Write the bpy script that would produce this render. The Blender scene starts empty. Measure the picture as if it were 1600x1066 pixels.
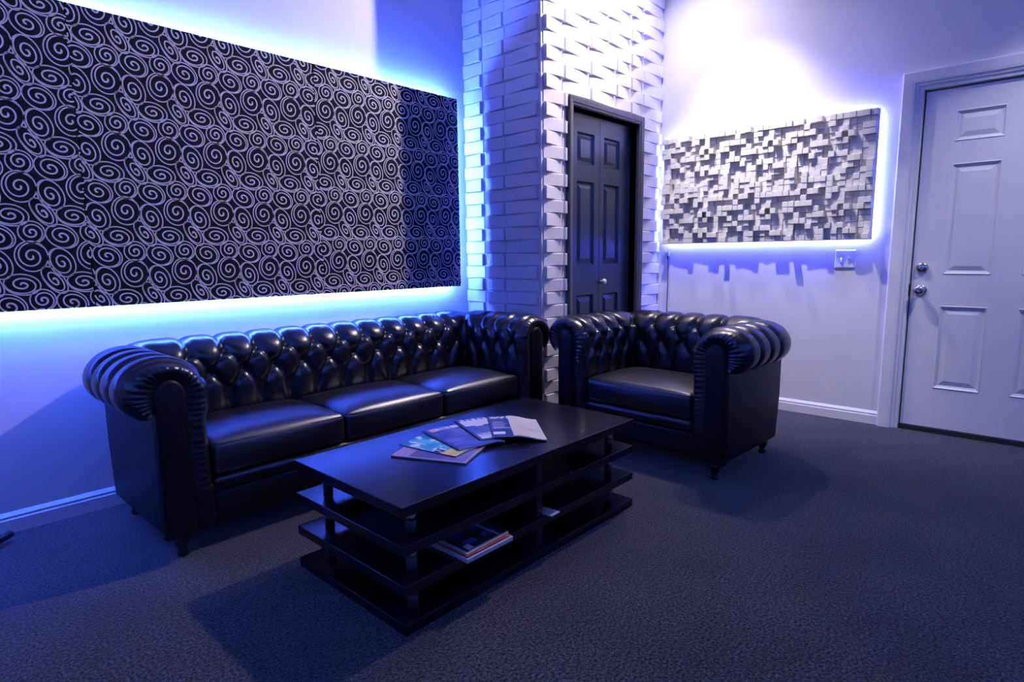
import bpy, math, random
from mathutils import Matrix, Vector
PI = math.pi
sc = bpy.context.scene
C = sc.collection
random.seed(7)

# ------------------------------------------------------------------ camera, world, exposure
YAW, PITCH, ROLL = 0.7446, -0.13993, -0.01038
CAM = Vector((-2.93231, -2.44116, 1.10771))
fw = Vector((math.cos(YAW)*math.cos(PITCH), math.sin(YAW)*math.cos(PITCH), math.sin(PITCH)))
r0 = Vector((math.sin(YAW), -math.cos(YAW), 0)); u0 = r0.cross(fw)
rr = math.cos(ROLL)*r0 + math.sin(ROLL)*u0
uu = -math.sin(ROLL)*r0 + math.cos(ROLL)*u0
cam = bpy.data.cameras.new('camera'); cam.sensor_width = 36; cam.lens = 934.94/1600*36
cam.clip_start = .05
camo = bpy.data.objects.new('camera', cam); C.objects.link(camo)
m = Matrix.Identity(4)
for i, v in enumerate((rr, uu, -fw)):
    for k in range(3): m[k][i] = v[k]
m.translation = CAM; camo.matrix_world = m
sc.camera = camo
w = bpy.data.worlds.new('world'); sc.world = w; w.use_nodes = True
w.node_tree.nodes['Background'].inputs[0].default_value = (.004, .005, .012, 1)
sc.view_settings.view_transform = 'Standard'; sc.view_settings.look = 'None'
sc.view_settings.exposure = 0.0; sc.view_settings.gamma = 1
sc.view_settings.use_curve_mapping = False
sc.cycles.use_denoising = True
sc.cycles.max_bounces = 8; sc.cycles.diffuse_bounces = 5; sc.cycles.glossy_bounces = 4
sc.cycles.sample_clamp_indirect = 6.0
# lamps of the room and an added blue fill (their fixtures are built further down)
CORNER_LAMP = dict(loc=(.90, -.34, 3.45), aim=(.80, -.50, 0), power=130, color=(.98, .90, 1), cone=124, blend=1)
RELIEF_LAMP = dict(loc=(.55, -.62, 3.45), aim=(1.46, -.78, 1.20), power=320, color=(1, .93, .98), cone=52, blend=1)
TRACK_LAMP = dict(loc=(.98, -.93, 3.45), aim=(-1.9, .68, 1.30), power=320, color=(1, .85, .88), cone=112, blend=.9)
DOOR_LAMP = dict(loc=(.45, -3.0, 3.45), aim=(1.46, -2.15, .85), power=165, color=(.94, .91, 1), cone=46, blend=1)
LED_BLUE = ((.042, .108, 1.0), 720)
FILL_BLUE = ((.05, .16, 1.0), 580)  # added blue fill from out of view, no known lamp of the room
LED_VIOLET = ((.09, .11, 1.0), 380)

# ------------------------------------------------------------------ materials
def ramp2(nt, fac, c0, c1, p0=0, p1=1):
    r = nt.nodes.new('ShaderNodeValToRGB'); r.color_ramp.elements[0].color = (*c0, 1); r.color_ramp.elements[1].color = (*c1, 1)
    r.color_ramp.elements[0].position = p0; r.color_ramp.elements[1].position = p1
    nt.links.new(fac, r.inputs[0]); return r.outputs[0]
def mat(name, col, rough=.5, col2=None, scale=30, bump=0, bscale=60, metal=0, spec=.5, coat=0, detail=4, stretch=None, bdist=.002):
    m = bpy.data.materials.new(name); m.use_nodes = True; nt = m.node_tree; b = nt.nodes['Principled BSDF']
    b.inputs['Base Color'].default_value = (*col, 1); b.inputs['Roughness'].default_value = rough
    b.inputs['Metallic'].default_value = metal; b.inputs['Specular IOR Level'].default_value = spec
    b.inputs['Coat Weight'].default_value = coat; b.inputs['Coat Roughness'].default_value = .15
    if col2 or bump:
        tc = nt.nodes.new('ShaderNodeTexCoord'); src = tc.outputs['Object']
        if stretch:
            mp = nt.nodes.new('ShaderNodeMapping'); mp.inputs['Scale'].default_value = stretch
            nt.links.new(src, mp.inputs[0]); src = mp.outputs[0]
        if col2:
            n = nt.nodes.new('ShaderNodeTexNoise'); n.inputs['Scale'].default_value = scale; n.inputs['Detail'].default_value = detail
            nt.links.new(src, n.inputs['Vector'])
            nt.links.new(ramp2(nt, n.outputs['Fac'], col, col2, .35, .65), b.inputs['Base Color'])
        if bump:
            n2 = nt.nodes.new('ShaderNodeTexNoise'); n2.inputs['Scale'].default_value = bscale; n2.inputs['Detail'].default_value = 3
            nt.links.new(src, n2.inputs['Vector'])
            bp = nt.nodes.new('ShaderNodeBump'); bp.inputs['Strength'].default_value = bump; bp.inputs['Distance'].default_value = bdist
            nt.links.new(n2.outputs['Fac'], bp.inputs['Height']); nt.links.new(bp.outputs[0], b.inputs['Normal'])
    return m
def emit(name, col, s):
    m = bpy.data.materials.new(name); m.use_nodes = True; b = m.node_tree.nodes['Principled BSDF']
    b.inputs['Base Color'].default_value = (*col, 1)
    b.inputs['Emission Color'].default_value = (*col, 1); b.inputs['Emission Strength'].default_value = s
    return m
def vcol(name, rough=.35):
    m = bpy.data.materials.new(name); m.use_nodes = True; nt = m.node_tree; b = nt.nodes['Principled BSDF']
    a = nt.nodes.new('ShaderNodeAttribute'); a.attribute_name = 'print'
    nt.links.new(a.outputs['Color'], b.inputs['Base Color']); b.inputs['Roughness'].default_value = rough
    return m
def carpet_material():
    m = bpy.data.materials.new('carpet'); m.use_nodes = True; nt = m.node_tree; b = nt.nodes['Principled BSDF']
    tc = nt.nodes.new('ShaderNodeTexCoord')
    n1 = nt.nodes.new('ShaderNodeTexNoise'); n1.inputs['Scale'].default_value = 120; n1.inputs['Detail'].default_value = 6; n1.inputs['Roughness'].default_value = .7
    n2 = nt.nodes.new('ShaderNodeTexVoronoi'); n2.inputs['Scale'].default_value = 170
    n3 = nt.nodes.new('ShaderNodeTexNoise'); n3.inputs['Scale'].default_value = 3; n3.inputs['Detail'].default_value = 3
    for n in (n1, n2, n3): nt.links.new(tc.outputs['Object'], n.inputs['Vector'])
    c1 = ramp2(nt, n1.outputs['Fac'], (.003, .003, .003), (.092, .086, .086), .42, .62)
    c3 = ramp2(nt, n3.outputs['Fac'], (.80, .80, .80), (1.15, 1.15, 1.15), .3, .7)
    mx = nt.nodes.new('ShaderNodeMix'); mx.data_type = 'RGBA'; mx.blend_type = 'MULTIPLY'; mx.inputs[0].default_value = 1
    nt.links.new(c1, mx.inputs[6]); nt.links.new(c3, mx.inputs[7]); nt.links.new(mx.outputs[2], b.inputs['Base Color'])
    b.inputs['Roughness'].default_value = .95; b.inputs['Specular IOR Level'].default_value = .1
    b.inputs['Sheen Weight'].default_value = .15
    ad = nt.nodes.new('ShaderNodeMath'); ad.operation = 'ADD'
    nt.links.new(n1.outputs['Fac'], ad.inputs[0]); nt.links.new(n2.outputs['Distance'], ad.inputs[1])
    bp = nt.nodes.new('ShaderNodeBump'); bp.inputs['Strength'].default_value = .5; bp.inputs['Distance'].default_value = .004
    nt.links.new(ad.outputs[0], bp.inputs['Height']); nt.links.new(bp.outputs[0], b.inputs['Normal'])
    return m
M = {}
M['wall'] = mat('wall_paint', (.72, .71, .74), .55, (.76, .75, .78), 4, .12, 90)
M['ceiling'] = mat('ceiling_paint', (.68, .68, .70), .8, (.72, .72, .74), 6, .1, 60)
M['carpet'] = carpet_material()
M['brick'] = mat('white_plaster_brick', (.70, .68, .73), .42, (.74, .72, .77), 8, .05, 70)
M['trim'] = mat('white_trim_paint', (.78, .77, .80), .35, (.81, .80, .83), 10, .03, 50)
M['door'] = mat('white_door_paint', (.72, .72, .76), .38, (.75, .75, .79), 5, .05, 120)
M['navy'] = mat('navy_door_paint', (.010, .017, .052), .30, (.013, .021, .060), 6, .03, 60)
M['charcoal'] = mat('charcoal_casing_paint', (.060, .058, .062), .33, (.072, .070, .075), 8, .03, 60)
M['dark'] = mat('threshold_black', (.008, .008, .010), .7, (.012, .012, .014), 20)
M['leather'] = mat('black_leather', (.003, .003, .004), .28, (.005, .005, .007), 18, .15, 240, spec=.65, coat=.0, bdist=.001)
M['leather_flat'] = mat('black_leather_flat', (.002, .002, .003), .45, (.004, .004, .005), 14, .12, 220, spec=.25, bdist=.001)
M['seat_leather'] = mat('black_seat_leather', (.003, .003, .004), .36, (.005, .005, .007), 18, .12, 220, spec=1.0, bdist=.001)
M['button'] = mat('leather_button', (.008, .008, .011), .25, (.012, .012, .016), 60, spec=.6)
M['leg'] = mat('dark_turned_wood', (.012, .009, .008), .25, (.022, .015, .012), 40, spec=.5)
M['chrome'] = mat('brushed_chrome', (.62, .64, .66), .22, (.70, .72, .74), 90, metal=1, stretch=(1, 1, .1))
M['nickel'] = mat('satin_nickel', (.42, .38, .36), .24, (.50, .46, .43), 60, metal=1)
M['wood'] = mat('black_wood_veneer', (.003, .003, .004), .20, (.006, .006, .008), 14, .06, 40, spec=.5, coat=0, stretch=(.12, 1.6, 1))
M['block'] = mat('cream_painted_block', (.74, .71, .66), .5, (.80, .77, .71), 14, .08, 60)
M['backing'] = mat('cream_backing_board', (.62, .59, .55), .6, (.68, .65, .60), 10)
M['fabric'] = mat('black_panel_fabric', (.006, .006, .012), .8, (.010, .010, .016), 200, .15, 500, spec=.2)
M['ink'] = mat('pale_spiral_print', (.72, .69, .76), .7, (.78, .75, .82), 60, spec=.2)
M['white_plastic'] = mat('white_plastic', (.75, .75, .77), .3, (.78, .78, .80), 30)
M['cord'] = mat('black_rubber_cord', (.010, .010, .013), .45, (.016, .016, .02), 60)
M['grey_cord'] = mat('grey_cord', (.05, .05, .08), .45, (.07, .07, .10), 60)
M['paper'] = mat('paper_edges', (.62, .60, .58), .7, (.72, .70, .68), 400, stretch=(.02, .02, 8))
M['print'] = vcol('magazine_print')
M['led_blue'] = emit('blue_led_strip', *LED_BLUE)
M['led_violet'] = emit('violet_led_strip', *LED_VIOLET)
M['led_fill'] = emit('blue_fill_led', *FILL_BLUE)  # glow of the added blue fill coves
M['lens'] = emit('lamp_lens', (1, .95, .9), 12)
M['red'] = mat('red_cover', (.35, .03, .03), .4, (.5, .08, .05), 60)
M['lamp_body'] = mat('white_lamp_body', (.7, .7, .7), .4, (.74, .74, .74), 30)

# ------------------------------------------------------------------ mesh helpers
def mesh(name, V, F, mt=None, smooth=False):
    me = bpy.data.meshes.new(name); me.from_pydata([tuple(v) for v in V], [], F)
    if mt: me.materials.append(mt)
    if smooth: me.polygons.foreach_set('use_smooth', [True]*len(me.polygons))
    me.update(); return me
def link(name, me, parent=None, mw=None, kind=None):
    o = bpy.data.objects.new(name, me); C.objects.link(o)
    if parent: o.parent = parent
    if mw is not None: o.matrix_basis = mw
    if kind: o['kind'] = kind
    return o
def part(name, VF, mt, parent=None, smooth=False, kind=None):
    return link(name, mesh(name, VF[0], VF[1], mt, smooth), parent, kind=kind)
def tag(o, label, cat, group=None):
    o['label'] = label; o['category'] = cat
    if group: o['group'] = group
    return o
def thing(name, label, cat, loc=(0, 0, 0), rz=0, group=None):
    o = bpy.data.objects.new(name, None); C.objects.link(o); o.location = loc; o.rotation_euler = (0, 0, rz)
    o.empty_display_size = .05
    return tag(o, label, cat, group)
def join(*L):
    V, F = [], []
    for v, f in L:
        n = len(V); V += list(v); F += [tuple(i+n for i in q) for q in f]
    return V, F
def mv(VF, fn): return [fn(*v) for v in VF[0]], VF[1]
def shift(VF, x=0, y=0, z=0): return [(a+x, b+y, c+z) for a, b, c in VF[0]], VF[1]
def box(x0, x1, y0, y1, z0, z1):
    x0, x1 = sorted((x0, x1)); y0, y1 = sorted((y0, y1)); z0, z1 = sorted((z0, z1))
    V = [(x, y, z) for z in (z0, z1) for y in (y0, y1) for x in (x0, x1)]
    return V, [(0, 2, 3, 1), (4, 5, 7, 6), (0, 1, 5, 4), (1, 3, 7, 5), (3, 2, 6, 7), (2, 0, 4, 6)]
def rbox(x0, x1, y0, y1, z0, z1, r=.01, k=2, mid=1, fn=None):
    """rounded box; fn(px,py,pz,(sx,sy,sz)) may reshape (s = -1..1 position)"""
    h = ((x1-x0)/2, (y1-y0)/2, (z1-z0)/2); c = ((x1+x0)/2, (y1+y0)/2, (z1+z0)/2)
    ax = []
    for q in h:
        a = [-q+r*i/k for i in range(k+1)]
        inner = [(-q+r)+(2*q-2*r)*i/mid for i in range(1, mid)]
        ax.append(a+inner+[-t for t in reversed(a)])
    idx, V, F = {}, [], []
    def vid(i, j, l):
        key = (i, j, l)
        if key not in idx:
            p = Vector((ax[0][i], ax[1][j], ax[2][l]))
            q = Vector([max(-(h[n]-r), min(h[n]-r, p[n])) for n in range(3)])
            d = p-q
            if d.length > 1e-9: p = q+d.normalized()*r
            s = [p[n]/h[n] for n in range(3)]
            p = [p[n]+c[n] for n in range(3)]
            if fn: p = fn(*p, s)
            idx[key] = len(V); V.append(tuple(p))
        return idx[key]
    n = [len(a)-1 for a in ax]
    for i in range(n[0]):
        for j in range(n[1]):
            F.append((vid(i, j, 0), vid(i, j+1, 0), vid(i+1, j+1, 0), vid(i+1, j, 0)))
            F.append((vid(i, j, n[2]), vid(i+1, j, n[2]), vid(i+1, j+1, n[2]), vid(i, j+1, n[2])))
    for i in range(n[0]):
        for l in range(n[2]):
            F.append((vid(i, 0, l), vid(i+1, 0, l), vid(i+1, 0, l+1), vid(i, 0, l+1)))
            F.append((vid(i, n[1], l), vid(i, n[1], l+1), vid(i+1, n[1], l+1), vid(i+1, n[1], l)))
    for j in range(n[1]):
        for l in range(n[2]):
            F.append((vid(0, j, l), vid(0, j, l+1), vid(0, j+1, l+1), vid(0, j+1, l)))
            F.append((vid(n[0], j, l), vid(n[0], j+1, l), vid(n[0], j+1, l+1), vid(n[0], j, l+1)))
    return V, F
def nested(x0, x1, z0, z1, rings, cap=True):
    """rings of (inset, depth): rects in the (a,b) plane joined by quads, depth = c"""
    V, F = [], []
    for ins, c in rings:
        V += [(x0+ins, z0+ins, c), (x1-ins, z0+ins, c), (x1-ins, z1-ins, c), (x0+ins, z1-ins, c)]
    for k in range(len(rings)-1):
        for i in range(4):
            a, b = 4*k+i, 4*k+(i+1) % 4
            F.append((a, b, b+4, a+4))
    if cap: n = 4*(len(rings)-1); F.append((n, n+1, n+2, n+3))
    return V, F
def lathe(prof, seg=24, axis='z', cx=0, cy=0, cz=0):
    V, F = [], []
    n = len(prof)
    for i in range(seg):
        a = 2*PI*i/seg
        for r, h in prof:
            p = (r*math.cos(a), r*math.sin(a), h)
            V.append((p[0]+cx, p[1]+cy, p[2]+cz))
    for i in range(seg):
        for j in range(n-1):
            a, b = i*n+j, ((i+1) % seg)*n+j
            F.append((a, b, b+1, a+1))
    F.append(tuple(i*n for i in reversed(range(seg)))); F.append(tuple(i*n+n-1 for i in range(seg)))
    return V, F
def tube(P, r, seg=8, closed=False):
    P = [Vector(p) for p in P]; n = len(P); V, F = [], []
    up = Vector((0, 0, 1))
    for i, p in enumerate(P):
        a = P[i-1] if (i or closed) else p; b = P[(i+1) % n] if (i < n-1 or closed) else p
        d = (b-a).normalized()
        s = d.cross(up if abs(d.z) < .9 else Vector((1, 0, 0))).normalized(); t = s.cross(d)
        for k in range(seg):
            q = 2*PI*k/seg; V.append(tuple(p+r*(math.cos(q)*s+math.sin(q)*t)))
    for i in range(n if closed else n-1):
        for k in range(seg):
            a, b = i*seg+k, i*seg+(k+1) % seg; c, d = ((i+1) % n)*seg+k, ((i+1) % n)*seg+(k+1) % seg
            F.append((a, b, d, c))
    if not closed:
        F.append(tuple(reversed(range(seg)))); F.append(tuple((n-1)*seg+k for k in range(seg)))
    return V, F
def grid(nu, nv, fn):
    V = [fn(i/nu, j/nv) for i in range(nu+1) for j in range(nv+1)]
    F = [(i*(nv+1)+j, (i+1)*(nv+1)+j, (i+1)*(nv+1)+j+1, i*(nv+1)+j+1) for i in range(nu) for j in range(nv)]
    return V, F

# ------------------------------------------------------------------ room shell
L, W, H = 1.462, .679, 3.60
X0, Y0 = -6.6, -6.2
part('floor', box(X0, L+.1, Y0, W+.1, -.1, 0), M['carpet'], kind='structure')
part('ceiling', box(X0, L+.1, Y0, W+.1, H, H+.1), M['ceiling'], kind='structure')
part('wall_left', box(X0, L+.1, W, W+.12, 0, H), M['wall'], kind='structure')
DY0, DY1, DTOP = -1.734, -2.654, 2.058
part('wall_right', join(box(L, L+.12, DY0, W, 0, H), box(L, L+.12, Y0, DY1, 0, H), box(L, L+.12, DY1, DY0, DTOP, H)), M['wall'], kind='structure')
part('wall_back', box(X0-.12, X0, Y0, W+.1, 0, H), M['wall'], kind='structure')
part('wall_front', box(X0, L+.1, Y0-.12, Y0, 0, H), M['wall'], kind='structure')
# frames (a right, b up, c out of the wall)
FR_R = Matrix(((0, 0, -1, L), (-1, 0, 0, 0), (0, 1, 0, 0), (0, 0, 0, 1)))      # right wall
FR_L = Matrix(((1, 0, 0, 0), (0, 0, -1, W), (0, 1, 0, 0), (0, 0, 0, 1)))       # left wall
FR_CF = Matrix(((1, 0, 0, 0), (0, 0, -1, 0), (0, 1, 0, 0), (0, 0, 0, 1)))      # closet front
FR_CS = Matrix(((0, 0, -1, 0), (-1, 0, 0, W), (0, 1, 0, 0), (0, 0, 0, 1)))     # closet side
def fpart(name, VF, mt, fr, parent=None, smooth=False, kind=None):
    V = [tuple(fr @ Vector(v)) for v in VF[0]]
    if parent: V = [tuple(Vector(v)-parent.location) for v in V]
    return part(name, (V, VF[1]), mt, parent, smooth, kind)
def fbox(a0, a1, b0, b1, c0, c1): return box(a0, a1, b0, b1, c0, c1)

# closet bump-out clad in tilted white bricks
CX0, CX1, CT = .300, 1.110, 2.070
cs = part('wall_closet_side', box(0, .1, 0, W, 0, H), M['brick'], kind='structure')
cf = part('wall_closet_front', join(box(.1, CX0, 0, .1, 0, H), box(CX1, L, 0, .1, 0, H), box(CX0, CX1, 0, .1, CT, H)), M['brick'], kind='structure')
part('wall_closet_back', box(.1, L, .5, .52, 0, H), M['dark'], kind='structure')
def wedge(a0, a1, b0, b1, d0, d1):
    e = .0035
    def dd(a): return d0+(d1-d0)*(a-a0)/(a1-a0)
    V = [(a0, b0, 0), (a1, b0, 0), (a1, b1, 0), (a0, b1, 0)]
    V += [(a0, b0, d0-e), (a1, b0, d1-e), (a1, b1, d1-e), (a0, b1, d0-e)]
    V += [(a0+e, b0+e, dd(a0+e)), (a1-e, b0+e, dd(a1-e)), (a1-e, b1-e, dd(a1-e)), (a0+e, b1-e, dd(a0+e))]
    F = []
    for k in (0, 4):
        for i in range(4): F.append((k+i, k+(i+1) % 4, k+(i+1) % 4+4, k+i+4))
    F.append((8, 9, 10, 11)); return V, F
PITCHZ, BD, BF = .5/6, .025, .0050
def brick_row(z, rowtype, tiles, wall, fr, clip):
    for (a0, a1, jo) in tiles:
        j = a0+(a1-a0)*jo
        segs = [(a0, j, 1, 0), (j, a1, 0, 1)] if rowtype == 0 else [(a0, j, 0, 1), (j, a1, 1, 0)]
        for (p, q, s, e) in segs:
            g0 = .008 if s else .0; g1 = .008 if e else .0
            for (p2, q2) in clip(p+g0, q-g1, z):
                if q2-p2 < .02: continue
                f = lambda a: BF+(BD-BF)*((s+(e-s)*(a-p)/(q-p)))
                z1 = min(z+PITCHZ-.004, H-.003)
                fpart('brick', wedge(p2, q2, z+.001, z1, f(p2), f(q2)), M['brick'], fr, wall)
CASX0, CASX1, CAST = .246, 1.164, 2.124
def clip_front(p, q, z):
    if z >= CAST+.0: return [(p, q)]
    out = []
    if p < CASX0: out.append((p, min(q, CASX0-.002)))
    if q > CASX1: out.append((max(p, CASX1+.002), q))
    return out
nrow = 0
z = .048
while z < H-.03:
    tr = int((z-.048+1e-6)/.5)
    rt = (nrow+1) % 2
    jt = .42 if tr % 2 == 0 else .46
    brick_row(z, rt, [(.004, .186, .97), (.194, W-.014, .40)], cs, FR_CS, lambda p, q, z: [(p, q)])
    brick_row(z, rt, [(.014, .490, .40), (.494, .996, .62 if z < 2.5 else .43), (1.0, L-.004, .36)], cf, FR_CF, clip_front)
    z += PITCHZ; nrow += 1
# closet door casing and bifold door
def casing(name, fr, a0, a1, b1, wd, prof, mt, kind='structure'):
    """three-sided casing; inner edges a0,a1,b1, width wd; prof = [(offset from inner edge, height)]"""
    V, F = [], []
    for (o, c) in prof:
        V += [(a0-o, 0, c), (a0-o, b1+o, c), (a1+o, b1+o, c), (a1+o, 0, c)]
    for k in range(len(prof)-1):
        for i in range(3):
            a, b = 4*k+i, 4*k+i+1; F.append((a, b, b+4, a+4))
    for i in (0, 3): F.append(tuple(4*k+i for k in range(len(prof))))
    return fpart(name, (V, F), mt, fr, None, False, kind)
casing('trim_2', FR_CF, CX0, CX1, CT, .054, [(0, -.09), (0, .020), (.006, .026), (.014, .026), (.020, .032), (.044, .038), (.054, .036), (.054, 0)], M['charcoal'])
door2 = bpy.data.objects.new('door_2', None); C.objects.link(door2); door2.location = (.705, .05, 0); door2['kind'] = 'structure'
def panel_rings(depth, ins=(0, .010, .016, .034)): return [(ins[0], 0), (ins[1], -depth), (ins[2], -depth), (ins[3], -depth*.2)]
def slab(a0, a1, b0, b1, holes, th):
    """door slab with rectangular openings; front at c=0"""
    xs = sorted({a0, a1, *[h[0] for h in holes], *[h[1] for h in holes]}); zs = sorted({b0, b1, *[h[2] for h in holes], *[h[3] for h in holes]})
    V, F, ix = [], [], {}
    def vid(x, z, c):
        k = (round(x, 5), round(z, 5), c)
        if k not in ix: ix[k] = len(V); V.append((x, z, c))
        return ix[k]
    for i in range(len(xs)-1):
        for j in range(len(zs)-1):
            cx, cz = (xs[i]+xs[i+1])/2, (zs[j]+zs[j+1])/2
            if any(h[0] < cx < h[1] and h[2] < cz < h[3] for h in holes): continue
            F.append((vid(xs[i], zs[j], 0), vid(xs[i+1], zs[j], 0), vid(xs[i+1], zs[j+1], 0), vid(xs[i], zs[j+1], 0)))
    B = [(a0, b0), (a1, b0), (a1, b1), (a0, b1)]
    for i in range(4):
        p, q = B[i], B[(i+1) % 4]
        F.append((vid(*q, 0), vid(*p, 0), vid(*p, -th), vid(*q, -th)))
    F.append(tuple(vid(*p, -th) for p in reversed(B)))
    return V, F
FD2 = Matrix(((1, 0, 0, 0), (0, 0, -1, .05), (0, 1, 0, 0), (0, 0, 0, 1)))
for s, (a0, a1) in enumerate(((.304, .703), (.707, 1.106))):
    pa0, pa1 = (.437, .640) if s == 0 else (.757, .960)
    holes = [(pa0, pa1, 1.73, 1.938), (pa0, pa1, 1.045, 1.615), (pa0, pa1, .30, .835)]
    lf = fpart('door_leaf', slab(a0, a1, .02, CT-.012, holes, .03), M['navy'], FD2, door2)
    for h in holes:
        fpart('door_panel', nested(*h, panel_rings(.016, (0, .012, .020, .045))), M['navy'], FD2, lf).location = (0, 0, 0)
for ch in door2.children:
    for g in ch.children:
        for v in g.data.vertices: v.co -= Vector(door2.location)
kb = lathe([(.0, 0), (.010, 0), (.008, .008), (.009, .014), (.019, .020), (.0225, .029), (.018, .038), (.006, .042), (0, .042)], 20)
fpart('door_knob', ([(a+.734, b+.922, c) for a, b, c in kb[0]], kb[1]), M['white_plastic'], FD2, door2, True)

# white panel door on the right wall
D0, D1 = -DY0, -DY1        # in frame coordinate a
casing('trim_1', FR_R, D0+.004-.002, D1-.004, DTOP-.002, .112, [(0, -.09), (0, .004), (.004, .010), (.022, .012), (.026, .020), (.040, .022), (.044, .030), (.058, .033), (.104, .036), (.112, .032), (.112, 0)], M['trim'])
door1 = bpy.data.objects.new('door_1', None); C.objects.link(door1); door1.location = (L, (DY0+DY1)/2, 0); door1['kind'] = 'structure'
FD1 = FR_R.copy(); FD1[0][3] = L+.012
c0, c1 = (1.898, 2.128), (2.262, 2.492)
holes = [(a, b, z0, z1) for a, b in (c0, c1) for z0, z1 in ((.280, .789), (.977, 1.620), (1.746, 1.919))]
fpart('door_slab', slab(D0+.011, D1-.011, .032, DTOP-.012, holes, .04), M['door'], FD1, door1)
for h in holes: fpart('door_panel', nested(*h, [(0, 0), (.004, .003), (.010, -.004), (.022, -.009), (.050, -.002)]), M['door'], FD1, door1)
fpart('threshold', box(D0+.004, D1-.004, 0, .028, -.10, .006), M['dark'], FR_R, door1)
kb = lathe([(0, 0), (.033, 0), (.033, .006), (.024, .010), (.012, .014), (.012, .030), (.024, .038), (.0285, .050), (.026, .062), (.016, .068), (.006, .067), (0, .066)], 28)
fpart('door_knob', ([(a+1.795, b+.880, c) for a, b, c in kb[0]], kb[1]), M['nickel'], FD1, door1, True)
kb = lathe([(0, 0), (.032, 0), (.031, .010), (.027, .016), (.012, .018), (0, .018)], 28)
db = fpart('deadbolt', ([(a+1.795, b+1.016, c) for a, b, c in kb[0]], kb[1]), M['nickel'], FD1, door1, True)
o = fpart('thumb_turn', shift(rbox(-.016, .016, -.004, .004, .017, .030, .003), 1.795, 1.016), M['nickel'], FD1, door1)
o.parent = db
fpart('latch_plate', box(D0+.001, D0+.0075, .845, .915, -.02, .0055), M['dark'], FR_R, door1)

# baseboards
def baseboard(name, fr, a0, a1):
    P = [(0, .0), (.013, 0), (.013, .055), (.010, .062), (.011, .070), (.006, .080), (.003, .086), (0, .086)]
    V = [(a, b, c) for a in (a0, a1) for c, b in P]; n = len(P)
    F = [(i, i+1, n+i+1, n+i) for i in range(n-1)]+[tuple(range(n)), tuple(reversed(range(n, 2*n)))]
    fpart(name, (V, F), M['trim'], fr, None, False, 'structure')
baseboard('baseboard_left', FR_L, X0, -.002)
baseboard('baseboard_right', FR_R, .04, D0-.112)

# ------------------------------------------------------------------ swirl panel with blue LED strip
PX0, PX1, PZ0, PZ1 = -3.34, -.150, .914, 2.133
PB, PF = .060, .090           # back and front of the board from the wall
sp = thing('wall_panel', 'long black fabric wall panel printed with pale spirals, glowing blue around its edges', 'wall art', (-1.7, W, .906))
SEAMS = [PX1, -1.180, -2.258, PX0]
for k in range(3):
    fpart('fabric_board', mv(rbox(SEAMS[k+1]+.0003, SEAMS[k]-.0003, PZ0, PZ1, PB, PF, .004), lambda *v: v), M['fabric'], FR_L, sp)
EL = [(0, 0, .053, .060, 0), (.097, -.026, .043, .060, .35), (.066, -.096, .031, .062, .55), (-.039, -.111, .058, .041, -.15), (.021, -.175, .043, .043, .1), (.119, -.190, .056, .045, -.5)]
VA, VB = (.204, .004), (.012, -.27)
def spirals(x0, x1, ox, oz):
    V, F = [], []
    c = PF+.0009
    def ribbon(P, Wd):
        n0 = None
        for i in range(len(P)-1):
            (xa, za), (xb, zb) = P[i], P[i+1]
            mx, mz = (xa+xb)/2, (za+zb)/2
            if not (x0+.001 < mx < x1-.001 and PZ0+.003 < mz < PZ1-.003): n0 = None; continue
            if n0 is None:
                t = (xb-xa, zb-za); l = math.hypot(*t) or 1; nx, nz = -t[1]/l, t[0]/l
                V.append((xa+nx*Wd[i], za+nz*Wd[i], c)); V.append((xa-nx*Wd[i], za-nz*Wd[i], c)); n0 = len(V)-2
            j = min(i+2, len(P)-1); t = (P[j][0]-xa, P[j][1]-za); l = math.hypot(*t) or 1; nx, nz = -t[1]/l, t[0]/l
            V.append((xb+nx*Wd[i+1], zb+nz*Wd[i+1], c)); V.append((xb-nx*Wd[i+1], zb-nz*Wd[i+1], c))
            F.append((n0, n0+1, n0+3, n0+2)); n0 += 2
    for i in range(-3, 10):
        for j in range(-2, 8):
            for e, (ex, ez, rx, rz, tl) in enumerate(EL):
                cx = x0+ox+i*VA[0]+j*VB[0]+ex; cz = PZ1+oz+i*VA[1]+j*VB[1]+ez
                if cx < x0-.07 or cx > x1+.07 or cz < PZ0-.07 or cz > PZ1+.07: continue
                ct, st = math.cos(tl), math.sin(tl)
                def pt(r, th):
                    x, z_ = rx*r*math.cos(th), rz*r*math.sin(th); return cx+ct*x-st*z_, cz+st*x+ct*z_
                n = 28; ribbon([pt(1, 2*PI*q/n) for q in range(n+1)], [.0024]*(n+1))
                turns, n = 2.0, 56; ph = .6+e*.9
                P = [pt(.97-.92*(q/n)**.9, ph+turns*2*PI*q/n) for q in range(n+1)]
                ribbon(P, [.0022+.0016*q/n for q in range(n+1)])
    return V, F
for k, (ox, oz) in enumerate(((.05, .04), (.11, .0), (.02, .06))):
    fpart('spiral_print', spirals(SEAMS[k+1], SEAMS[k], ox, oz), M['ink'], FR_L, sp, kind='stuff')
def led_ring(x0, x1, z0, z1, c0, c1, fr, par, mt, h=.006):
    for VF in (box(x0, x1, z1-h, z1, c0, c1), box(x0, x1, z0, z0+h, c0, c1), box(x0, x0+h, z0+h, z1-h, c0, c1), box(x1-h, x1, z0+h, z1-h, c0, c1)):
        fpart('led_strip', VF, mt, fr, par)
led_ring(PX0+.025, PX1-.025, PZ0+.025, PZ1-.025, .028, .040, FR_L, sp, M['led_blue'])
fpart('mounting_frame', join(box(PX0+.05, PX1-.05, PZ1-.09, PZ1-.05, .0, PB), box(PX0+.05, PX1-.05, PZ0+.05, PZ0+.09, .0, PB)), M['dark'], FR_L, sp)

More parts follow.
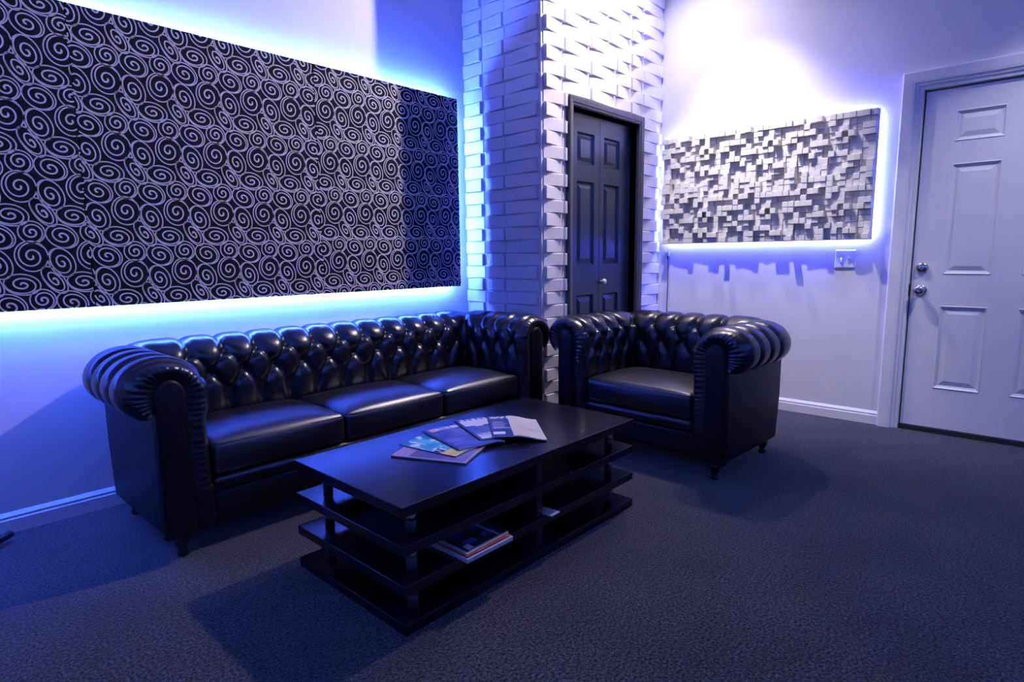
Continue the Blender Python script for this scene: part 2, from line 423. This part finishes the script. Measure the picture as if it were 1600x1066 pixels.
# ------------------------------------------------------------------ block relief panel with violet LED strip
bpn = thing('wall_panel', 'cream wall relief made of uneven wooden blocks, lit violet around its edges beside the white door', 'wall art', (L, -.79, 1.195))
BA0, BA1, BB0, BB1 = .068, 1.520, 1.193, 1.986
NC, NR = 38, 21
cw, chh = (BA1-BA0-.006)/NC, (BB1-BB0-.004)/NR
fpart('backing_board', box(BA0, BA1, BB0, BB1, .030, .042), M['backing'], FR_R, bpn)
rng = random.Random(11)
T = [[None]*12 for _ in range(12)]
for r in range(12):
    for c in range(12):
        if T[r][c] is not None: continue
        hh, ww = rng.choice(((1, 1), (1, 1), (1, 1), (1, 2), (2, 1), (1, 3), (3, 1)))
        v = rng.choice((0, 1, 1, 1, 2, 2, 3, 3, 3, 4, 4, 5))
        if v == 0: hh = ww = 1
        for a in range(hh):
            for b in range(ww):
                if T[(r+a) % 12][(c+b) % 12] is None: T[(r+a) % 12][(c+b) % 12] = v
LEV = [.004, .018, .030, .042, .054, .066]
blocks = []
for i in range(NC):
    for j in range(NR):
        d = LEV[T[(j+3) % 12][(i+2) % 12]]+rng.uniform(-.005, .005)
        blocks.append((d, i, j))
def block(i, j, d):
    a, b = BA0+.003+i*cw, BB0+.002+j*chh
    return nested(a+.0007, a+cw-.0007, b+.0007, b+chh-.0007, [(0, .042), (0, .042+d-.0018), (.0018, .042+d)])
blocks.sort(reverse=True)
for d, i, j in blocks[:300]: fpart('block', block(i, j, d), M['block'], FR_R, bpn)
fpart('low_blocks', join(*[block(i, j, d) for d, i, j in blocks[300:]]), M['block'], FR_R, bpn, kind='stuff')
led_ring(BA0+.022, BA1-.018, BB0+.018, BB1-.022, .012, .022, FR_R, bpn, M['led_violet'], .005)

# light switch, LED connector with cord, cable on the carpet
sw = thing('light_switch', 'white double toggle light switch plate below the block relief beside the door', 'switch', (L, -1.372, 1.011))
fpart('plate', nested(1.310, 1.434, 1.011, 1.130, [(0, 0), (0, .004), (.005, .008)]), M['white_plastic'], FR_R, sw)
for k, (a, up) in enumerate(((1.349, -1), (1.395, 1))):
    fpart('toggle', mv(rbox(a-.005, a+.005, 1.060, 1.082, .006, .020, .002), lambda x, y, z_: (x, y+up*(z_-.006)*.8, z_)), M['white_plastic'], FR_R, sw)
    for b in (1.042, 1.100): fpart('screw', shift(lathe([(0, 0), (.003, 0), (.003, .0012), (0, .0014)], 10), a, b, .008), M['nickel'], FR_R, sw)
ct = thing('led_connector', 'small white connector with a dark cord under the left end of the block relief', 'connector', (L, -.10, 1.10))
fpart('connector_box', rbox(.078, .112, 1.100, 1.136, .002, .020, .003), M['white_plastic'], FR_R, ct)
fpart('cord', tube([(.098, 1.102-.1*0, .010), (.099, 1.07, .008), (.101, .95, .006), (.099, .80, .006), (.097, .60, .007), (.098, .40, .007), (.096, .20, .008), (.095, .10, .018), (.10, .012, .03)], .0035), M['grey_cord'], FR_R, ct, True)
fpart('cord_strain_relief', lathe([(.0, -.03), (.004, -.03), (.007, 0), (0, 0)], 12), M['cord'], FR_R @ Matrix.Translation((.098, 1.100, .010)) @ Matrix.Rotation(-PI/2, 4, 'X'), ct)
fpart('lead_wire', tube([(.100, 1.134, .010), (.105, 1.160, .014), (.115, 1.176, .016), (.130, 1.190, .018), (.150, 1.200, .02)], .002), M['white_plastic'], FR_R, ct, True)
cb = thing('cable_plug', 'black cable with a plug end lying on the blue-lit carpet at the far left', 'cable', (-2.66, .52, 0))
part('plug', tube([(.03, .055, .030), (.01, .04, .030), (-.02, .015, .030), (-.05, -.012, .030)], .014, 10), M['cord'], cb, True)
part('cord', tube([(-.045, -.01, .030), (-.09, -.05, .028), (-.16, -.08, .016), (-.30, -.09, .006), (-.55, -.04, .006), (-.8, .03, .006)], .006, 8), M['cord'], cb, True)

# ------------------------------------------------------------------ chesterfield sofa and armchair
FY, YB, RC = -.345, .145, .05
CD, CZ, RX, RZ = .144, .640, .126, .098
ZS = .24
def profile(t):
    """t = arc length from seat level; returns d, z, normal d, normal z"""
    l1 = CZ-ZS
    if t < l1: return CD-RX, ZS+t, -1.0, 0.0
    th = PI-(t-l1)/.112
    d, z_ = CD+RX*math.cos(th), CZ+RZ*math.sin(th)
    nx, nz = math.cos(th)/RX, math.sin(th)/RZ; q = math.hypot(nx, nz)
    return d, z_, nx/q, nz/q
TEND = (CZ-ZS)+.112*(PI+.95)
def chesterfield(name, half, ncush, nA, nB, loc, rz, label, group):
    root = thing(name, label, 'sofa' if ncush > 1 else 'armchair', loc, rz)
    ys = FY+.028; La = (YB-RC)-ys; arc = RC*PI/2; Lb = 2*(half-RC)
    U1, U2, U3, U4 = nA, nA+2, nA+2+nB, nA+4+nB; UT = 2*nA+4+nB
    def plan(u):
        if u < U1: return (-half, ys+La*u/nA), (-1, 0)
        if u < U2:
            a = PI-(u-U1)/2*PI/2; return (-half+RC+RC*math.cos(a), YB-RC+RC*math.sin(a)), (math.cos(a), math.sin(a))
        if u < U3: return (-half+RC+Lb*(u-U2)/nB, YB), (0, 1)
        if u < U4:
            a = PI/2-(u-U3)/2*PI/2; return (half-RC+RC*math.cos(a), YB-RC+RC*math.sin(a)), (math.cos(a), math.sin(a))
        return (half, YB-RC-La*(u-U4)/nA), (1, 0)
    T0, DT = .262, .100           # lowest button row, row spacing (arc length)
    cr = lambda e: 1-(1-e)**2.4
    par = (U1+1) % 2              # a fold sits in the corner
    def puff(u, t):
        v = (t-T0)/DT; uq = u+par
        vv = max(0, min(2, v))
        ea, eb = abs(math.sin(PI*(uq+vv)/2)), abs(math.sin(PI*(uq-vv)/2))
        h = cr(ea)*cr(eb)
        amp = .029
        if v < 0: amp *= max(.35, 1+v*.45)
        if v > 2: amp *= max(.45, 1-(v-2)*.13)
        # button dimple
        best = 9
        for j in (0, 1, 2):
            k = round((uq-j)/2)*2+j
            best = min(best, math.hypot((uq-k)*.078, (v-j)*DT))
        h = .68*h+.32*(1-math.exp(-(best/.040)**2))
        return amp*h-.012*math.exp(-(best/.017)**2)
    def surf(u, t):
        (px, py), (nx, ny) = plan(u)
        d, z_, nd, nz = profile(t); h = puff(u, t)
        d += nd*h; z_ += nz*h
        return px+nx*d, py+ny*d, z_
    NT = 84
    def strip(ua, ub):
        n = int((ub-ua)*14)
        return grid(n, NT, lambda a, b: surf(ua+(ub-ua)*a, TEND*b))
    part('armrest', strip(0, U1+1), M['leather'], root, True)
    part('backrest', strip(U1+1, U3+1), M['leather'], root, True)
    part('armrest', strip(U3+1, UT), M['leather'], root, True)
    bme = mesh('button', *[x for x in lathe([(0, -.004), (.009, -.002), (.0105, .001), (.008, .004), (.003, .0055), (0, .0055)], 10)], M['button'], True)
    for j in (0, 1, 2):
        for k in range(0, UT+1):
            if (k+par-j) % 2 or k < 1 or k > UT-1: continue
            t = T0+j*DT; p = Vector(surf(k, t)); (px, py), (nx, ny) = plan(k); _, _, nd, nz = profile(t)
            nrm = Vector((nx*nd, ny*nd, nz)).normalized()
            link('button', bme, root, Matrix.Translation(p) @ nrm.to_track_quat('Z', 'Y').to_matrix().to_4x4())
    # outer shell
    OD = .186
    for s in (-1, 1):
        a, b = sorted((s*(half+.012), s*(half+OD)))
        part('side_panel', rbox(a, b, FY+.012, YB+OD-.012, .098, .60, .022, 3, 2, lambda x, y, z_, q: (x, y-(.03 if (q[1] > 0 and q[2] < -.8) else 0), z_)), M['leather_flat'], root, True)
    part('back_panel', rbox(-half-.06, half+.06, YB+.012, YB+OD, .098, .60, .022, 3, 2), M['leather_flat'], root, True)
    # ruffled arm fronts
    def pin(t):
        l1 = CZ-ZS
        if t < l1: return .080, min(ZS+t, .628)
        th = PI-(t-l1)/.112
        if th < 0: return .184, .628+th*.06
        return .132+.052*math.cos(th), .628+.060*math.sin(th)
    for s in (-1, 1):
        ue = 0 if s < 0 else UT
        def ruff(a, b):
            t = TEND*a; d, z_, nd, nz = profile(t); h = puff(ue, t); h0 = max(h, .014)
            d += nd*h0; z_ += nz*h0; d2, z2 = pin(t)
            bul = math.sin(PI*min(1, b*1.05))
            fold = math.sin(2*PI*t/.024+1.5*math.sin(t*40))*.0013*bul
            y = ys+(FY-.004-ys)*min(1, b*2.2)**.6-.012*bul+fold
            q = b**1.15
            return s*(half+d+(d2-d)*q), y, z_+(z2-z_)*q
        part('arm_front_ruffle', grid(220, 10, ruff), M['leather'], root, True)
        # smooth arched facing
        out = [(.080, .095)]+[(.132-.052*math.cos(PI*i/16), .628+.060*math.sin(PI*i/16)) for i in range(17)]+[(.184, .095)]
        V, F = [], []; n = len(out); cx = .132
        for (sc_, y) in ((1.0, FY+.03), (1.0, FY-.006), (.93, FY-.013), (.80, FY-.016)):
            for d, z_ in out:
                zc = .36; V.append((s*(half+cx+(d-cx)*sc_), y, z_ if sc_ == 1 else zc+(z_-zc)*(1-(1-sc_)*.25)))
        for k in range(3):
            for i in range(n): F.append((k*n+i, k*n+(i+1) % n, (k+1)*n+(i+1) % n, (k+1)*n+i))
        F.append(tuple(3*n+i for i in range(n)))
        part('arm_front_panel', (V, F), M['leather_flat'], root, True)
        part('arm_front_base', rbox(min(s*(half+.002), s*(half+.09)), max(s*(half+.002), s*(half+.09)), FY+.004, FY+.06, .098, .262, .012, 2), M['leather_flat'], root, True)
    # front rail, deck, seat cushions
    part('front_rail', rbox(-half-.004, half+.004, FY+.022, FY+.10, .098, .222, .02, 3), M['leather_flat'], root, True)
    part('rail_roll', rbox(-half-.004, half+.004, FY+.012, FY+.10, .216, .284, .03, 4), M['leather'], root, True)
    part('seat_deck', box(-half-.02, half+.02, FY+.06, YB+.03, .12, .285), M['leather_flat'], root)
    cwid = 2*half/ncush
    for k in range(ncush):
        xa = -half+cwid*k
        def shape(x, y, z_, q):
            f = max(0, (1-q[0]**4))*max(0, (1-q[1]**4)); z2 = z_+(.030*f if q[2] > 0 else 0)
            bul = .010*(1-q[2]**2)*(1-q[0]**2)
            return x, y-(bul if q[1] < -.5 else 0), z2
        cu = part('seat_cushion', rbox(xa+.004, xa+cwid-.004, FY+.012, YB-.005, .284, .415, .026, 4, 12, shape), M['seat_leather'], root, True)
        for zz, yo in ((.4045, 0), (.294, 0)):
            x0, x1, y0, y1 = xa+.012, xa+cwid-.012, FY+.018, YB-.01
            R = .022; P = []
            for cx, cy, a0 in ((x1-R, y1-R, 0), (x0+R, y1-R, PI/2), (x0+R, y0+R, PI), (x1-R, y0+R, 1.5*PI)):
                for i in range(5): P.append((cx+R*math.cos(a0+PI/2*i/4), cy+R*math.sin(a0+PI/2*i/4), zz))
            part('piping', tube(P, .0048, 6, True), M['leather'], cu, True)
    lg = lathe([(0, 0), (.014, 0), (.019, .006), (.019, .016), (.013, .026), (.016, .034), (.026, .052), (.030, .070), (.027, .082), (.018, .088), (.026, .094), (.028, .104), (0, .104)], 20)
    for sx in (-1, 1):
        for y in (FY+.052, .268): part('leg', shift(lg, sx*(half+.118), y), M['leg'], root, True)
    return root
chesterfield('tufted_sofa', .880, 3, 7, 22, (-1.214, .225, 0), 0, 'long black leather tufted sofa with rolled arms below the spiral panel', None)
chesterfield('tufted_armchair', .335, 1, 7, 8, (.158, -.805, 0), -PI/2-.045, 'black leather tufted armchair with rolled arms in front of the closet door', None)

# ------------------------------------------------------------------ coffee table
TX0, TX1, TY0, TY1 = -1.955, -.700, -1.105, -.480
tcx, tcy = (TX0+TX1)/2, (TY0+TY1)/2
tb = thing('coffee_table', 'black wooden coffee table with three open shelves on chrome tube posts', 'table', (tcx, tcy, 0))
hx, hy = (TX1-TX0)/2, (TY1-TY0)/2
LEVELS = [('table_top', .366, .400), ('shelf', .248, .280), ('shelf', .124, .156), ('base_board', .0, .034)]
for nm, z0, z1 in LEVELS: part(nm, rbox(-hx, hx, -hy, hy, z0, z1, .0022, 2), M['wood'], tb)
for k in range(3):
    zt, zb = LEVELS[k][1], LEVELS[k+1][2]
    part('center_divider', rbox(-.016, .016, -hy+.012, hy-.012, zb, zt, .0015, 1), M['wood'], tb)
    for sx in (-1, 1):
        for sy in (-1, 1):
            zm = zb+(zt-zb)*.45
            po = part('post', lathe([(0, zb), (.017, zb), (.017, zm), (0, zm)], 20, cx=sx*(hx-.085), cy=sy*(hy-.075)), M['cord'], tb, True)
            part('chrome_sleeve', lathe([(0, zm), (.0195, zm), (.021, zm+.003), (.021, zt-.001), (0, zt-.001)], 24, cx=sx*(hx-.085), cy=sy*(hy-.075)), M['chrome'], po, True)

# ------------------------------------------------------------------ magazines
def magazine(label, p0, p1, width, th, h0, h1, z0, cover, group, name='magazine', cat='magazine', edge=None, hmid=None, nx=36, ny=44):
    """p0->p1 is the spine (top to bottom of the cover); pages extend to its left-hand side facing +X"""
    p0, p1 = Vector((*p0, 0)), Vector((*p1, 0)); ln = (p1-p0).length; dv = (p1-p0)/ln; du = Vector((-dv.y, dv.x, 0))
    root = thing(name, label, cat, (p0.x, p0.y, z0), 0, group)
    def zb(u):
        if hmid is not None and u > hmid: 
            q = (u-hmid)/(1-hmid); return h0+(h1-h0)*(q*q*(3-2*q))
        return h0 if hmid is not None else h0+(h1-h0)*u
    def P(u, v, zz): q = du*width*u+dv*ln*v; return (q.x, q.y, zz)
    n = 12; V, F = [], []
    for i in range(n+1):
        u = .004+.992*i/n; f = min(1, .35+u*6)
        for v in (.006, .994): V += [P(u, v, zb(u)+.0004), P(u, v, zb(u)+th-.0004)]
    for i in range(n):
        a = 4*i; b = a+4
        F += [(a, a+2, b+2, b), (a+1, b+1, b+3, a+3), (a, b, b+1, a+1), (a+2, a+3, b+3, b+2)]
    F += [(0, 1, 3, 2), (4*n, 4*n+2, 4*n+3, 4*n+1)]
    part('pages', (V, F), edge or M['paper'], root)
    V, F = grid(nx, ny, lambda u, v: P(u, v, zb(u)+th+.0003*math.sin(PI*u)))
    me = mesh('cover', V, [tuple(reversed(f)) for f in F], M['print'])
    at = me.color_attributes.new('print', 'FLOAT_COLOR', 'CORNER')
    for pi, poly in enumerate(me.polygons):
        i, j = divmod(pi, ny); col = cover((i+.5)/nx, (j+.5)/ny)
        for li in poly.loop_indices: at.data[li].color = (*col, 1)
    link('cover', me, root)
    V, F = grid(10, 2, lambda a, b: P((-.006 if 0 < a < 1 else 0)*math.sin(PI*a), b, zb(0)+th*a))
    sm = mesh('spine', V, F, M['print'])
    at = sm.color_attributes.new('print', 'FLOAT_COLOR', 'CORNER'); c = cover(.01, .5)
    for q in at.data: q.color = (*[k*.6 for k in c], 1)
    link('spine', sm, root)
    V, F = grid(12, 1, lambda u, v: P(u, v, zb(u)))
    bk = mesh('back_cover', V, F, M['print']); at = bk.color_attributes.new('print', 'FLOAT_COLOR', 'CORNER')
    for q in at.data: q.color = (.2, .2, .25, 1)
    link('back_cover', bk, root)
    return root
from mathutils import noise
def nz(x, y, s=0): return noise.noise(Vector((x, y, s*7.3)))
def mixc(a, b, t): t = max(0, min(1, t)); return tuple(p+(q-p)*t for p, q in zip(a, b))
def cov1(u, v):
    c = mixc((.10, .09, .26), (.24, .19, .42), .5+nz(u*3, v*3, 1))
    if v < .22 and u < .5: c = (.36, .27, .50)
    if u < .035 or v > .97: c = (.45, .42, .55)
    return c
def cov2(u, v):
    c = mixc((.02, .16, .42), (.10, .50, .72), .5+nz(u*4, v*5, 2)*1.3)
    if .06 < u < .24 and .05 < v < .35 and nz(u*9, v*3, 5) > -.15: c = (.70, .78, .88)
    if nz(u*7, v*6, 3) > .32: c = (.62, .76, .86)
    if v > .60 and v < .78 and u < .22: c = (.015, .02, .05) if nz(u*18, v*14, 4) < .12 else (.75, .75, .78)
    if v > .74 and v < .97 and .0 < u < .42: c = mixc((.62, .42, .06), (.75, .60, .14), .5+nz(u*6, v*6, 6))
    return c
def cov3(u, v):
    c = mixc((.015, .045, .22), (.13, .16, .50), .42+nz(u*2.5, v*9, 7)*1.1)
    if v < .12 and u > .12: c = mixc((.20, .24, .55), (.72, .70, .85), .5+nz(u*16, v*4, 8)*2)
    if v < .14 and .10 < u < .26: c = (.70, .35, .50)
    if v < .09 and u > .86: c = (.70, .30, .30)
    if u < .05: c = (.02, .03, .10)
    return c
def cov4(u, v):
    c = (.60, .60, .70) if v < .40 else (.08, .10, .26)
    if .36 < v < .62 and nz(u*5, v*5, 9) > -.1: c = (.035, .06, .20)
    if v < .10: c = (.10, .14, .40) if (int(u*24) % 3) else (.65, .62, .75)
    if v < .12 and u > .8: c = (.65, .25, .30)
    if .74 < v: c = mixc((.25, .24, .45), (.62, .60, .72), (v-.74)*5)
    if u < .06: c = (.015, .02, .06)
    return c
def cov5(u, v):
    if u > .385:
        c = mixc((.56, .53, .52), (.63, .60, .59), .5+nz(u*4, v*4, 10))
        if abs(v-.60-(u-.72)*.12) < .012 and .69 < u < .80: c = (.16, .10, .12)
        return c
    c = (.025, .045, .16)
    if .04 < v < .13 and u > .03 and nz(u*60, v*22, 11) > -.12: c = (.72, .74, .82)
    if .27 < v < .60 and .05 < u < .27 and (int(v*44) % 2): c = (.32, .33, .48)
    if .40 < v < .44 and .27 < u < .36: c = (.35, .37, .52)
    if .60 < v < .63 and u > .05: c = (.32, .33, .48)
    if .80 < v < .90 and .04 < u < .25: c = (.74, .74, .80)
    return c
G = 'magazines fanned out on the coffee table'
magazine('purple-blue magazine at the bottom left of the fan on the table', (-1.707, -.715), (-1.587, -.977), .205, .006, 0, 0, .4005, cov1, G)
magazine('turquoise magazine with a yellow corner, second from the left in the fan', (-1.621, -.646), (-1.573, -.912), .205, .0045, .0066, .0070, .4005, cov2, G)
magazine('dark blue magazine with pale streaks in the middle of the fan', (-1.467, -.596), (-1.528, -.879), .205, .0052, .0122, .0066, .4005, cov3, G, hmid=.85)
magazine('white and navy magazine second from the right in the fan', (-1.296, -.597), (-1.404, -.862), .205, .0055, .0180, .0068, .4005, cov4, G, hmid=.55)
magazine('pale magazine with a navy strip of text at the right end of the fan', (-1.169, -.669), (-1.360, -.888), .209, .0050, .0242, .0030, .4005, cov5, G, hmid=.42)
G2 = 'reading matter on the table shelf'
def covw(u, v): return (.60, .60, .64)
def covr(u, v): return (.42, .05, .04) if nz(u*8, v*8, 12) > -.2 else (.55, .16, .10)
def covp(u, v): return (.50, .48, .50)
def covb(u, v):
    c = (.012, .014, .03)
    if (.10 < u < .40 or .55 < u < .85) and .15 < v < .9 and int(v*9) % 2: c = (.05, .10, .32)
    if .03 < u < .16 and .86 < v < .98: c = (.60, .62, .70)
    if .75 < u < .80 and .5 < v < .98: c = (.5, .5, .55)
    return c
magazine('thick white book at the bottom of the stack on the table shelf', (-1.738, -.862), (-1.738, -1.142), .212, .013, 0, 0, .1565, covw, G2, 'book', 'book')
magazine('red magazine in the middle of the stack on the table shelf', (-1.734, -.866), (-1.732, -1.136), .200, .005, 0, 0, .1702, covr, G2, edge=M['red'])
magazine('thin pale magazine above the red one in the stack on the table shelf', (-1.735, -.866), (-1.727, -1.130), .198, .0035, 0, 0, .1758, covp, G2)
magazine('black magazine with blue stripes on top of the stack on the table shelf', (-1.722, -.858), (-1.716, -1.124), .190, .0045, 0, 0, .1799, covb, G2)
magazine('small pale booklet on the table shelf right of the center divider', (-1.309, -.985), (-1.302, -1.128), .052, .005, 0, 0, .1565, covw, G2, 'booklet', 'booklet', nx=6, ny=6)

# ------------------------------------------------------------------ ceiling spotlights (above the frame)
def spotlight(label, loc, aim, power, color, cone, blend):
    p = Vector(loc); d = (Vector(aim)-p).normalized()
    root = thing('ceiling_spotlight', label, 'lamp', (p.x, p.y, H), 0, 'ceiling spotlights')
    q = d.to_track_quat('-Z', 'Y').to_matrix().to_4x4(); off = p-Vector(root.location)
    part('mounting_plate', lathe([(0, -.012), (.05, -.012), (.055, 0), (0, 0)], 24), M['lamp_body'], root, True)
    mw = Matrix.Translation(off) @ q
    link('lamp_head', mesh('lamp_head', *lathe([(.0, .075), (.02, .075), (.034, .05), (.040, .004), (.036, .004), (.030, .03), (0, .03)], 24), M['lamp_body'], True), root, mw)
    link('lens', mesh('lens', *lathe([(0, .012), (.034, .012), (.034, .014), (0, .014)], 24), M['lens']), root, mw)
    li = bpy.data.lights.new('lamp', 'SPOT' if cone else 'POINT'); li.energy = power; li.color = color
    if cone: li.spot_size = math.radians(cone); li.spot_blend = blend
    li.shadow_soft_size = .03
    lo = bpy.data.objects.new('lamp', li); C.objects.link(lo); lo.parent = root; lo.matrix_basis = mw
    return root
spotlight('white ceiling spotlight above the corner between closet and block relief', **CORNER_LAMP)
spotlight('white ceiling spotlight above the armchair turned towards the spiral panel', **TRACK_LAMP)
spotlight('white ceiling spotlight pointed at the block relief', **RELIEF_LAMP)
spotlight('white ceiling spotlight in front of the white panel door', **DOOR_LAMP)


# unseen LED coves added for blue fill on the two walls behind the camera
def cove(label, fr, a0, a1):
    root = thing('cove_fill', label, 'lamp', tuple(fr @ Vector(((a0+a1)/2, 2.80, 0))), 0, 'added blue fill coves')
    P = [(0, 2.80), (.12, 2.80), (.12, 2.86), (.108, 2.86), (.108, 2.812), (0, 2.812)]
    V = [(a, b, c) for a in (a0, a1) for c, b in P]; n = len(P)
    F = [(i, (i+1) % n, n+(i+1) % n, n+i) for i in range(n)]+[tuple(range(n)), tuple(reversed(range(n, 2*n)))]
    fpart('fill_ledge', (V, F), M['trim'], fr, root)
    fpart('led_strip', box(a0+.02, a1-.02, 2.8125, 2.820, .045, .060), M['led_fill'], fr, root)
FR_B = Matrix(((0, 0, 1, X0), (1, 0, 0, 0), (0, 1, 0, 0), (0, 0, 0, 1)))
FR_F = Matrix(((-1, 0, 0, 0), (0, 0, 1, Y0), (0, 1, 0, 0), (0, 0, 0, 1)))
cove('added unseen cove with a blue fill strip on the wall left of the camera', FR_B, Y0+.3, W-.3)
cove('added unseen cove with a blue fill strip on the wall behind the camera', FR_F, -L+.3, -X0-.3)
